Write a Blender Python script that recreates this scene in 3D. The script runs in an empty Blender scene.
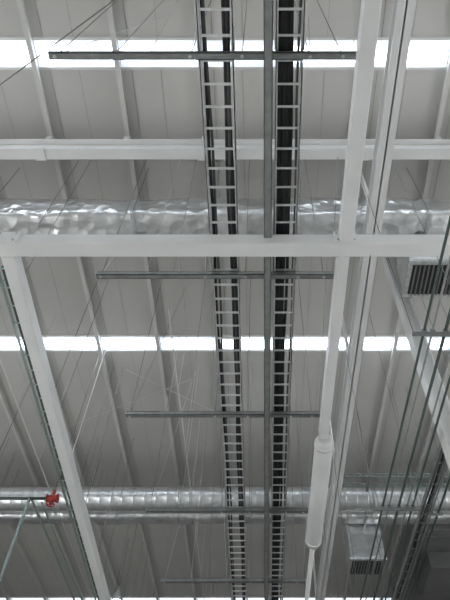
import bpy, bmesh, math, random
from mathutils import Vector, Matrix, noise
random.seed(4)
CAM=1.6   # eye height; all heights below are given above eye level
sc=bpy.context.scene
sc.view_settings.view_transform='Standard'

# ---------------- materials ----------------
def mat(name,col,rough=.5,metal=0,noise_s=0,noise_a=.1,bump=0,bump_s=20,emit=None,es=0,vor=False,evar=0):
    m=bpy.data.materials.new(name); m.use_nodes=True
    nt=m.node_tree; b=nt.nodes['Principled BSDF']
    b.inputs['Base Color'].default_value=(*col,1)
    b.inputs['Roughness'].default_value=rough
    b.inputs['Metallic'].default_value=metal
    tc=nt.nodes.new('ShaderNodeTexCoord')
    if noise_s:
        n=nt.nodes.new('ShaderNodeTexNoise'); n.inputs['Scale'].default_value=noise_s
        n.inputs['Detail'].default_value=5
        nt.links.new(tc.outputs['Object'],n.inputs['Vector'])
        r=nt.nodes.new('ShaderNodeValToRGB')
        r.color_ramp.elements[0].position=.3; r.color_ramp.elements[1].position=.7
        r.color_ramp.elements[0].color=(*[c*(1-noise_a) for c in col],1)
        r.color_ramp.elements[1].color=(*[min(1,c*(1+noise_a)) for c in col],1)
        nt.links.new(n.outputs['Fac'],r.inputs['Fac']); nt.links.new(r.outputs['Color'],b.inputs['Base Color'])
    if bump:
        if vor:
            n2=nt.nodes.new('ShaderNodeTexVoronoi')
        else:
            n2=nt.nodes.new('ShaderNodeTexNoise'); n2.inputs['Detail'].default_value=4
        n2.inputs['Scale'].default_value=bump_s
        nt.links.new(tc.outputs['Object'],n2.inputs['Vector'])
        bp=nt.nodes.new('ShaderNodeBump'); bp.inputs['Strength'].default_value=bump; bp.inputs['Distance'].default_value=.05
        nt.links.new(n2.outputs[0],bp.inputs['Height']); nt.links.new(bp.outputs['Normal'],b.inputs['Normal'])
    if emit:
        b.inputs['Emission Color'].default_value=(*emit,1); b.inputs['Emission Strength'].default_value=es
        if evar:
            n3=nt.nodes.new('ShaderNodeTexNoise'); n3.inputs['Scale'].default_value=1.3; n3.inputs['Detail'].default_value=3
            nt.links.new(tc.outputs['Object'],n3.inputs['Vector'])
            mr=nt.nodes.new('ShaderNodeMapRange'); mr.inputs[1].default_value=.35; mr.inputs[2].default_value=.65
            mr.inputs[3].default_value=es*(1-evar); mr.inputs[4].default_value=es*(1+evar)
            nt.links.new(n3.outputs[0],mr.inputs[0]); nt.links.new(mr.outputs[0],b.inputs['Emission Strength'])
    return m
M_roof=mat('roof_panel_paint',(.58,.57,.545),.36,0,.3,.10)
M_rib=mat('roof_rib_paint',(.67,.665,.645),.45,0,2,.05)
M_white=mat('white_steel_paint',(.82,.825,.82),.42,0,1.2,.06)
M_galv=mat('galvanised_steel',(.60,.62,.62),.35,.6,14,.2)
M_tray=mat('bright_galvanised_tray',(.78,.80,.80),.35,.35,14,.12)
M_dgalv=mat('dull_galvanised_steel',(.29,.30,.30),.45,.6,14,.15)
M_strut=mat('strut_channel_steel',(.29,.305,.30),.4,.5,10,.15)
M_foil=mat('foil_insulation',(.82,.83,.84),.28,.88,3,.15,.5,6,vor=True)
M_spiral=mat('spiral_duct_zinc',(.70,.72,.73),.32,.82,6,.15)
M_black=mat('black_cable_sheath',(.014,.014,.016),.55)
M_grey_c=mat('grey_cable_sheath',(.08,.08,.085),.5)
M_dark=mat('grille_dark',(.04,.04,.045),.6)
M_slat=mat('grille_slat',(.2,.2,.2),.5)
M_green=mat('green_pipe_paint',(.055,.085,.075),.45,0,5,.15)
M_lgreen=mat('pale_green_tray',(.34,.42,.39),.4,.3)
M_red=mat('red_enamel',(.42,.045,.035),.4)
M_wire=mat('steel_wire',(.25,.25,.245),.4,.5)
M_wirel=mat('bright_steel_wire',(.66,.66,.65),.4,.3)
M_wall=mat('wall_panel',(.56,.55,.53),.6,0,.5,.05)
M_floor=mat('polished_concrete_floor',(.68,.665,.635),.4,0,.6,.08)
M_dkpanel=mat('dark_duct_lagging',(.14,.14,.142),.6,0,2,.15)
M_fill_window=mat('window_daylight_glazing',(.9,.95,1),.3,emit=(.98,.99,1),es=4.8)  # glow for the added side windows, fill light from out of view
M_skies=[mat('skylight_polycarbonate_%d'%i,(.85,.9,.95),.4,emit=(.82,.91,1.0),es=e,evar=v) for i,(e,v) in enumerate(((8.5,.4),(5,.6),(1.2,.35),(.66,.2)))]

# ---------------- builder ----------------
class B:
    def __init__(s,name): s.n=name; s.bm=bmesh.new(); s.m=[]
    def mi(s,m):
        if m not in s.m: s.m.append(m)
        return s.m.index(m)
    def box(s,x0,x1,y0,y1,z0,z1,m,bev=0,shear=0):
        r=bmesh.ops.create_cube(s.bm,size=1)
        for v in r['verts']:
            v.co=Vector(((x0+x1)/2+v.co.x*(x1-x0),(y0+y1)/2+v.co.y*(y1-y0),(z0+z1)/2+v.co.z*(z1-z0)+CAM))
            v.co.x+=shear*v.co.y
        fs=set(f for v in r['verts'] for f in v.link_faces)
        i=s.mi(m)
        for f in fs: f.material_index=i
        if bev:
            es=list(set(e for v in r['verts'] for e in v.link_edges))
            q=bmesh.ops.bevel(s.bm,geom=es,offset=bev,segments=2,affect='EDGES',profile=.5)
            for f in q['faces']: f.material_index=i
    def tube(s,pts,r,m,n=6,caps=True):
        pts=[Vector(p)+Vector((0,0,CAM)) for p in pts]; i=s.mi(m); rings=[]
        for k,p in enumerate(pts):
            a=pts[max(0,k-1)]; b=pts[min(len(pts)-1,k+1)]; d=(b-a).normalized()
            u=d.cross(Vector((0,0,1)))
            if u.length<.05: u=d.cross(Vector((1,0,0)))
            u.normalize(); w=d.cross(u)
            rr=r[k] if isinstance(r,(list,tuple)) else r
            rings.append([s.bm.verts.new(p+u*rr*math.cos(2*math.pi*j/n)+w*rr*math.sin(2*math.pi*j/n)) for j in range(n)])
        for k in range(len(rings)-1):
            for j in range(n):
                f=s.bm.faces.new((rings[k][j],rings[k][(j+1)%n],rings[k+1][(j+1)%n],rings[k+1][j])); f.material_index=i; f.smooth=n>5
        if caps:
            for rg in (rings[0][::-1],rings[-1]):
                f=s.bm.faces.new(rg); f.material_index=i
    def done(s):
        bmesh.ops.recalc_face_normals(s.bm,faces=s.bm.faces)
        me=bpy.data.meshes.new(s.n); s.bm.to_mesh(me); s.bm.free()
        for m in s.m: me.materials.append(m)
        o=bpy.data.objects.new(s.n,me); sc.collection.objects.link(o); return o

X0,X1,Y0,Y1=-13,13,-7,34
R=10.0; RT=R-.004
# ---------------- shell ----------------
b=B('floor'); b.box(X0,X1,Y0,Y1,-CAM-.2,-CAM,M_floor); b.done()
sky=[2.17+6.5*k for k in range(-1,4)]
W=.48
b=B('ceiling')
edges=[Y0]
for y in sky: edges+= [y,y+W]
edges.append(Y1)
for k in range(0,len(edges),2):
    b.box(X0,X1,edges[k],edges[k+1],R,R+.2,M_roof)
b.done()
ribs=[]
x=-3.76-1.40*6
while x<X1: ribs.append(x); x+=1.40
b=B('roof_rafters')
for x in ribs:
    b.box(x-.02,x+.02,Y0,Y1,R-.13,RT,M_rib)
    b.box(x-.04,x+.04,Y0,Y1,R-.145,R-.13,M_rib)
    b.box(x+.2,x+.206,Y0,Y1,R-.006,RT,M_dgalv)
    b.box(x+.7,x+.704,Y0,Y1,R-.006,RT,M_dgalv)
b.done()
dim={1:{5:2,6:0,7:0,8:1,9:2,10:1,11:0,12:2,13:0},2:{4:1,9:1,10:0}}
for i,y in enumerate(sky):
    b=B('window_%d'%(i+1))
    for q,(a,c) in enumerate(zip([X0]+ribs,ribs+[X1])):
        if c-a<.2: continue
        lv=dim.get(i,{}).get(q,random.choice((0,0,1)) if i<3 else 2)
        b.box(a+.10,c-.10,y+.12,y+W-.10,R-.06,R+.06,M_skies[lv],.03)
        for ya,yb in ((y+.03,y+.118),(y+W-.098,y+W-.03)):
            b.box(a+.04,c-.04,ya,yb,R-.01,R+.06,M_skies[3])
        for xa,xb in ((a+.04,a+.098),(c-.098,c-.04)):
            b.box(xa,xb,y+.12,y+W-.10,R-.01,R+.06,M_skies[3])
    b.box(X0,X1,y-.02,y+.03,R-.02,R+.1,M_rib); b.box(X0,X1,y+W-.03,y+W+.02,R-.02,R+.1,M_rib)
    b.done()
def wall(n,*a):
    b=B(n); b.box(*a,M_wall); b.done()
wall('wall_left',X0-.2,X0,Y0,Y1,-CAM,R)
wall('wall_right',X1,X1+.2,Y0,Y1,-CAM,R)
wall('wall_back',X0,X1,Y1,Y1+.2,-CAM,R)
wall('wall_front',X0,X1,Y0-.2,Y0,-CAM,R)
n=6
for xs,xe in ((X0,X0+.04),(X1-.04,X1)):  # unseen side windows, added near the front to brighten the hall
    b=B('window_%d'%n); n+=1
    for k in range(4):
        yy=Y0+1.2+k*4.4
        b.box(xs,xe,yy,yy+3.6,.2,3.2,M_fill_window)
        b.box(xs-.02,xe+.02,yy-.08,yy,.1,3.3,M_white); b.box(xs-.02,xe+.02,yy+3.6,yy+3.68,.1,3.3,M_white)
        b.box(xs-.02,xe+.02,yy,yy+3.6,.1,.2,M_white); b.box(xs-.02,xe+.02,yy,yy+3.6,3.2,3.3,M_white)
        b.box(xs-.02,xe+.02,yy+1.77,yy+1.83,.2,3.2,M_white)
    b.done()

# ---------------- girder just below roof ----------------
b=B('roof_girder')
b.box(X0,X1,3.75,3.95,9.2,9.38,M_white,.01)
b.box(X0,X1,3.66,4.0,9.38,9.40,M_white)
b.box(X0,X1,3.75,3.77,9.40,9.52,M_white)
for x in ribs: b.box(x-.05,x+.05,3.78,3.9,9.38,R-.15,M_white)
for x in ribs[::2]: b.box(x-.09,x+.09,3.735,3.96,9.185,9.22,M_white)
b.done()
# ---------------- main support frame ----------------
Z=5.7
b=B('steel_support_frame')
b.box(X0,X1,3.50,3.69,Z,Z+.22,M_white,.012)
sl=-.036
b.box(-2.98,-2.82,3.69,24,Z,Z+.2,M_white,.012,shear=sl)
b.box(.97,1.13,Y0+1,3.50,Z,Z+.2,M_white,.012)
b.box(.97,1.11,3.69,7.12,Z,Z+.2,M_white,.012)
for x in (-3.02,1.05):
    b.box(x-.14,x+.14,3.47,3.50,Z-.01,Z+.23,M_white,.004)
    for dx in (-.1,.1):
        for dz in (.04,.18): b.tube([(x+dx,3.475,Z+dz),(x+dx,3.45,Z+dz)],.014,M_galv)
b.box(-6.26,-6.14,3.53,3.65,Z+.2,RT,M_white)
b.done()
b=B('white_pipe')
PZ=5.74; PX=1.06
b.tube([(PX,7.13,PZ),(PX,7.22,PZ),(PX,8.7,PZ),(PX,10.2,PZ),(PX,10.28,PZ)],[.11,.15,.15,.15,.12],M_white,24)
b.tube([(PX,10.28,PZ),(PX,24,PZ)],.05,M_white,12)
b.tube([(PX,7.25,PZ),(PX,7.31,PZ)],.16,M_white,24)
b.tube([(PX,10.10,PZ),(PX,10.16,PZ)],.16,M_white,24)
b.done()
b=B('overhead_rail_beam')
b.box(1.70,1.92,Y0+1,26,7.6,7.63,M_white); b.box(1.70,1.92,Y0+1,26,7.83,7.86,M_white); b.box(1.80,1.82,Y0+1,26,7.6,7.86,M_white)
for k in range(8): b.box(1.78,1.84,-2.6+3.4*k,-2.54+3.4*k,7.86,RT,M_white)
b.done()
b=B('steel_column')
b.box(2.36,2.38,5.66,5.86,-CAM,RT,M_white); b.box(2.56,2.58,5.66,5.86,-CAM,RT,M_white); b.box(2.37,2.57,5.75,5.77,-CAM,RT,M_white)
b.box(2.26,2.68,5.56,5.96,-CAM,-CAM+.03,M_galv)
b.done()

# ---------------- trapeze strut bars ----------------
bars=[1.42+2.685*k for k in range(5)]
def strut(b,x0,x1,y,z,w=.07,h=.07):
    b.box(x0,x1,y,y+w,z,z+.008,M_strut)
    b.box(x0,x1,y,y+.008,z,z+h,M_strut); b.box(x0,x1,y+w-.008,y+w,z,z+h,M_strut)
    b.box(x0,x1,y,y+.02,z+h-.008,z+h,M_strut); b.box(x0,x1,y+w-.02,y+w,z+h-.008,z+h,M_strut)
    for xe in (x0-.006,x1): b.box(xe,xe+.006,y-.003,y+w+.003,z-.003,z+h+.003,M_wirel)
rods=[-2.03,-.68,-.16,.52,.85]
for i,y in enumerate(bars):
    b=B('trapeze_strut_bar')
    strut(b,-2.09,1.02,y,5.93)
    for x in rods:
        b.tube([(x,y+.035,5.915),(x,y+.035,RT)],.0055,M_wire,5)
        b.tube([(x,y+.035,5.912),(x,y+.035,5.93)],.018,M_galv,6)
        b.box(x-.025,x+.025,y+.01,y+.06,6.0,6.01,M_galv)
    b.done()
b=B('strut_channel')
s=.0075
b.box(.045,.135,-4,20,5.83,5.838,M_strut,0,s)
for xx in (.045,.127): b.box(xx,xx+.008,-4,20,5.83,5.925,M_strut,0,s)
b.done()

# ---------------- cable ladders ----------------
def ladder(name,xa,xb,z,shear,cables,pitch=.235,y0=-4,y1=20,M=None,rw=.026):
    M=M or M_galv
    b=B(name)
    for xx,sg in ((xa,1),(xb-.012,-1)):
        b.box(xx,xx+.012,y0,y1,z,z+.11,M,0,shear)
        fx=xx if sg>0 else xx-.012
        b.box(fx,fx+.024,y0,y1,z,z+.008,M,0,shear); b.box(fx,fx+.024,y0,y1,z+.102,z+.11,M,0,shear)
    y=y0+.1
    while y<y1:
        b.box(xa,xb,y,y+rw,z+.012,z+.03,M,0,shear); y+=pitch
    y=y0+2.2
    while y<y1:
        for xx in (xa-.012,xb): b.box(xx,xx+.012,y,y+.22,z+.015,z+.095,M,0,shear)
        y+=3
    for cx,r,m in cables:
        ph=random.random()*9; pts=[]
        for k in range(70):
            yy=y0+(y1-y0)*k/69
            pts.append((cx+shear*yy+.010*math.sin(yy*1.1+ph)+.006*math.sin(yy*2.7+ph*2),yy,z+.03+r+.012*(1+math.sin(yy*1.9+ph))))
        b.tube(pts,r,m,8)
    return b.done()
ladder('cable_ladder',-.60,-.245,6.01,0,[(-.555,.018,M_black),(-.52,.016,M_grey_c),(-.34,.022,M_black),(-.30,.026,M_black),(-.32,.02,M_grey_c)],M=M_tray)
ladder('cable_ladder',.165,.445,6.01,.009,[(.20,.03,M_black),(.25,.034,M_black),(.295,.03,M_black),(.225,.034,M_black),(.27,.03,M_black),(.335,.02,M_black),(.41,.014,M_grey_c)],M=M_tray,rw=.022)

# ---------------- foil duct ----------------
def foil_duct(name,x0,x1,y0,y1,z0,z1,seam=1.25):
    b=B(name); bm=b.bm; i=b.mi(M_foil); j=b.mi(M_galv)
    prof=[]; r=.12
    for (cy,cz,a0) in ((y0+r,z0+r,180),(y1-r,z0+r,270),(y1-r,z1-r,0),(y0+r,z1-r,90)):
        for k in range(5):
            a=math.radians(a0+22.5*k); prof.append((cy+r*math.cos(a),cz+r*math.sin(a)))
    pp=[]
    for k in range(len(prof)):
        a=prof[k]; c=prof[(k+1)%len(prof)]
        L=math.dist(a,c); nn=max(1,int(L/.08))
        for q in range(nn): pp.append((a[0]+(c[0]-a[0])*q/nn,a[1]+(c[1]-a[1])*q/nn))
    nx=int((x1-x0)/.07); rings=[]
    for k in range(nx+1):
        x=x0+(x1-x0)*k/nx; ring=[]
        cy=(y0+y1)/2; cz=(z0+z1)/2
        pin=.03*max(0,1-abs(((x-x0)%seam)-seam/2)/.1)
        for (py,pz) in pp:
            d=noise.noise(Vector((x*.9,py*2.2,pz*2.2)))*.05+noise.noise(Vector((x*3.5,py*6,pz*6)))*.016-pin
            d+=-.012*abs(noise.noise(Vector((x*6+3,py*5,pz*9))))
            v=Vector((0,py-cy,pz-cz)); v2=v*(1+d/max(.3,v.length))
            ring.append(bm.verts.new((x,cy+v2.y,cz+v2.z+CAM)))
        rings.append(ring)
    n=len(pp)
    for k in range(nx):
        for q in range(n):
            f=bm.faces.new((rings[k][q],rings[k][(q+1)%n],rings[k+1][(q+1)%n],rings[k+1][q])); f.smooth=True
    bm.faces.new(rings[0]); bm.faces.new(rings[-1][::-1])
    x=x0+1
    while x<x1:
        b.box(x,x+.05,y0-.06,y1+.06,z0-.06,z0-.02,M_galv)
        for yy in (y0-.05,y1+.05): b.tube([(x+.025,yy,z0-.05),(x+.025,yy,RT)],.006,M_wire,5)
        x+=2.45
    return b.done()
foil_duct('foil_insulated_duct',X0+.1,X1-.1,4.5,5.2,8.22,8.92)
foil_duct('foil_insulated_duct',X0+.1,X1-.1,13.35,13.8,8.2,8.5,1.9)

def spiral(name,x0,x1,y,z,r):
    b=B(name); pts=[];rr=[]
    x=x0
    while x<x1:
        for dx,q in ((0,r),(.24,r),(.25,r+.005),(.265,r+.005),(.275,r)):
            pts.append((x+dx,y,z)); rr.append(q)
        x+=.28
    b.tube(pts,rr,M_spiral,28)
    x=x0+1.1
    while x<x1:
        b.tube([(x,y,z),(x+.07,y,z)],r+.025,M_galv,28)
        for s in (-1,1): b.tube([(x+.035,y+s*(r+.02),z),(x+.035,y+s*(r+.02),RT)],.006,M_wire,5)
        x+=2.45
    return b.done()
spiral('spiral_duct',X0+.1,X1-.4,12.7,8.3,.29)

def diffuser(x0,x1,y0,y1,z0,z1):
    b=B('air_diffuser_box')
    b.box(x0,x1,y0,y1,z0+.06,z1,M_foil,.03)
    b.box(x0-.03,x1+.03,y0-.03,y1+.03,z0,z0+.06,M_galv)
    b.box(x0+.04,x1-.04,y0+.04,y1-.04,z0-.005,z0+.002,M_dark)
    k=x0+.08
    while k<x1-.05:
        b.box(k,k+.018,y0+.03,y1-.03,z0-.03,z0-.003,M_slat); k+=.07
    b.box(x0,x1,y0-.012,y0,z0+.3,z0+.34,M_galv)
    b.done()
diffuser(2.42,3.45,4.9,5.55,7.4,8.2)
diffuser(2.36,3.25,13.85,14.6,7.3,8.55)

b=B('wire_basket_tray')
for yy in (11.35,11.75):
    for zz in (8.0,8.08): b.tube([(1.95,yy,zz),(12,yy,zz)],.013,M_lgreen,6)
for k in range(67):
    x=1.97+.15*k
    b.tube([(x,11.35,8.08),(x,11.35,8.0),(x,11.75,8.0),(x,11.75,8.08)],.013,M_lgreen,5)
for x in (2.6,4.6,6.6,8.6):
    b.box(x,x+.05,11.25,11.85,7.93,7.98,M_strut)
    for yy in (11.3,11.8): b.tube([(x+.025,yy,7.95),(x+.025,yy,RT)],.006,M_wire,5)
b.done()

b=B('lagged_air_duct')
b.box(4.50,6.2,13.9,24,8.15,8.95,M_dkpanel,.03)
for k in range(5): b.box(4.46,6.24,14.2+k*2.3,14.26+k*2.3,8.11,8.99,M_dkpanel)
b.box(4.7,5.9,15.0,16.6,7.7,8.15,M_dkpanel,.02)
for k in range(5):
    for x in (4.43,6.27): b.tube([(x,14.23+2.3*k,8.1),(x,14.23+2.3*k,RT)],.008,M_wire,5)
b.done()

# ---------------- pipe bundles right ----------------
def pipes(xs,z,y0,y1,ys,sa,sb):
    b=B('pipe_run')
    for x,r,m in xs: b.tube([(x,y0,z),(x,y1,z)],r,m,10)
    for y in ys:
        b.box(sa,sb,y,y+.04,z-.07,z-.04,M_dgalv)
        for x in (sa+.02,sb-.02): b.tube([(x,y+.02,z-.08),(x,y+.02,RT)],.005,M_wire,5)
        for x,r,m in xs: b.box(x-.025,x+.025,y+.005,y+.035,z-.04,z+.015,M_dgalv)
    b.done()
pipes(((1.79,.015,M_green),(1.88,.012,M_dgalv),(2.02,.018,M_green),(2.14,.012,M_dgalv),(2.22,.015,M_green)),4.6,-2,18.5,[.5,3.9,7.2,10.2,13.1,16.4],1.65,2.32)
pipes(((3.45,.022,M_green),(3.56,.018,M_dgalv),(3.7,.022,M_green)),6.5,3.9,22,[7.0,10.4,14.9,18.5],3.38,3.78)
ladder('wire_basket_tray',2.97,3.12,5.75,0,[(3.02,.014,M_green),(3.06,.012,M_black)],pitch=.3,y0=3.8,M=M_dgalv,rw=.015)

# ---------------- left tray & sprinkler pipes ----------------
b=B('cable_tray')
for xx in (-3.2,-3.02):
    b.box(xx,xx+.014,3.9,22,5.92,5.98,M_lgreen,0,sl)
y=4
while y<22:
    b.box(-3.2,-3.01,y,y+.02,5.92,5.93,M_lgreen,0,sl); y+=.3
b.tube([(-3.12+sl*4,4,5.96),(-3.12+sl*22,22,5.96)],.025,M_green,8)
for k in range(7):
    for xx in (-3.22,-2.99):
        y=4.3+2.7*k; b.tube([(xx+sl*y,y,5.91),(xx+sl*y,y,RT)],.0055,M_wire,5)
b.done()
b=B('sprinkler_pipe')
b.tube([(-9,9.25,6.05),(-4.3,9.25,6.05),(-3.93,9.25,6.05)],.028,M_green,12)
b.tube([(-4.22,9.3,6.05),(-4.22,9.45,6.05),(-4.2,24,6.05)],.022,M_lgreen,10)
b.tube([(-4.02,9.3,6.0),(-4.02,9.5,6.0),(-3.97,24,6.0)],.018,M_lgreen,10)
b.tube([(-4.25,9.25,6.05),(-4.25,9.25,-1.6)],.03,M_lgreen,10)
b.tube([(-5.2,9.25,6.05),(-5.2,9.25,RT)],.008,M_wire,5)
b.done()
b=B('sprinkler_valve')
b.tube([(-3.93,9.25,6.05),(-3.91,9.25,6.05),(-3.905,9.25,6.05),(-3.86,9.25,6.05),(-3.80,9.25,6.05),(-3.755,9.25,6.05),(-3.75,9.25,6.05),(-3.72,9.25,6.05)],[.08,.08,.05,.075,.075,.05,.08,.08],M_red,18)
b.tube([(-3.83,9.25,6.05),(-3.83,9.25,5.93)],.03,M_red,12)
ring=[(-3.83+.075*math.cos(2*math.pi*k/20),9.25+.075*math.sin(2*math.pi*k/20),5.93) for k in range(21)]
b.tube(ring,.012,M_red,6)
b.tube([(-3.905,9.25,5.93),(-3.755,9.25,5.93)],.01,M_red,6); b.tube([(-3.83,9.175,5.93),(-3.83,9.325,5.93)],.01,M_red,6)
b.tube([(-3.83,9.25,6.1),(-3.83,9.25,6.22)],.035,M_red,12)
b.tube([(-3.83,9.25,6.2),(-3.83,9.25,RT)],.008,M_wire,5)
b.done()
b=B('security_camera')
b.tube([(-3.52,8.75,6.3),(-3.52,8.75,6.2)],.09,M_white,18)
b.tube([(-3.52,8.75,6.2),(-3.52,8.75,6.14),(-3.52,8.75,6.10),(-3.52,8.75,6.085)],[.085,.075,.045,.01],M_dark,18)
b.tube([(-3.52,8.75,6.3),(-3.52,8.75,R-.15)],.012,M_white,8)
b.done()

# ---------------- suspension / bracing wires ----------------
b=B('bracing_wires')
def wire(p,q,r=.006,m=M_wire): b.tube([p,q],r,m,5)
wire((-2.82,1.84,6.3),(-1.44,1.01,6.3),.007); wire((-2.82,1.84,6.3),(-6.5,4.1,RT-.01))
wire((-1.44,1.01,6.3),(.3,-.2,RT-.01))
for y in bars:
    yc=y+.035
    for x,dx,dy in ((-2.03,.45,.4),(-1.45,.0,.1),(-1.1,.0,-.1),(-.68,-.35,.6),(.52,.3,.4),(.97,.5,-.3)):
        wire((x,yc,6.0),(x+dx,yc+dy,RT-.01),.0042,random.choice((M_wire,M_wirel)))
wire((2.6,1.2,R-.2),(5.0,3.0,R-.2),.008,M_wirel)
wire((-3.2,9.6,R-.2),(-1.0,11.2,R-.2),.009,M_wirel)
wire((-6.0,12.2,R-.2),(-1.6,9.9,R-.2),.007,M_wirel)
b.done()
b=B('conduit_run')
for x,z in ((-4.6,7.3),(-1.55,7.6)):
    b.tube([(x,6.0,z),(x,23,z)],.010,M_wirel,6)
    for k in range(9):
        y=6.2+1.8*k
        b.tube([(x,y,z),(x,y,R-.03)],.0045,M_wirel,5)
b.done()
M_lens=mat('lamp_lens',(1,1,1),emit=(1,.98,.95),es=6)
for x,y in ((-4.3,17.6),(1.6,19.2)):
    b=B('high_bay_lamp')
    b.tube([(x,y,8.0),(x,y,8.12),(x,y,8.3),(x,y,8.42)],[.16,.16,.08,.06],M_galv,20)
    b.tube([(x,y,7.985),(x,y,8.0)],.14,M_lens,20)
    b.tube([(x,y,8.42),(x,y,RT)],.01,M_wire,5)
    b.done()

w=bpy.data.worlds.new('World'); sc.world=w; w.use_nodes=True
w.node_tree.nodes['Background'].inputs[0].default_value=(.7,.8,1,1); w.node_tree.nodes['Background'].inputs[1].default_value=.6

cam=bpy.data.cameras.new('camera'); co=bpy.data.objects.new('camera',cam); sc.collection.objects.link(co)
co.location=(0,0,CAM); co.rotation_euler=(math.radians(90+52.7),0,0)
cam.sensor_fit='AUTO'; cam.sensor_width=36; cam.lens=33.6; cam.shift_x=-.055; cam.clip_start=.05; cam.clip_end=200
sc.camera=co
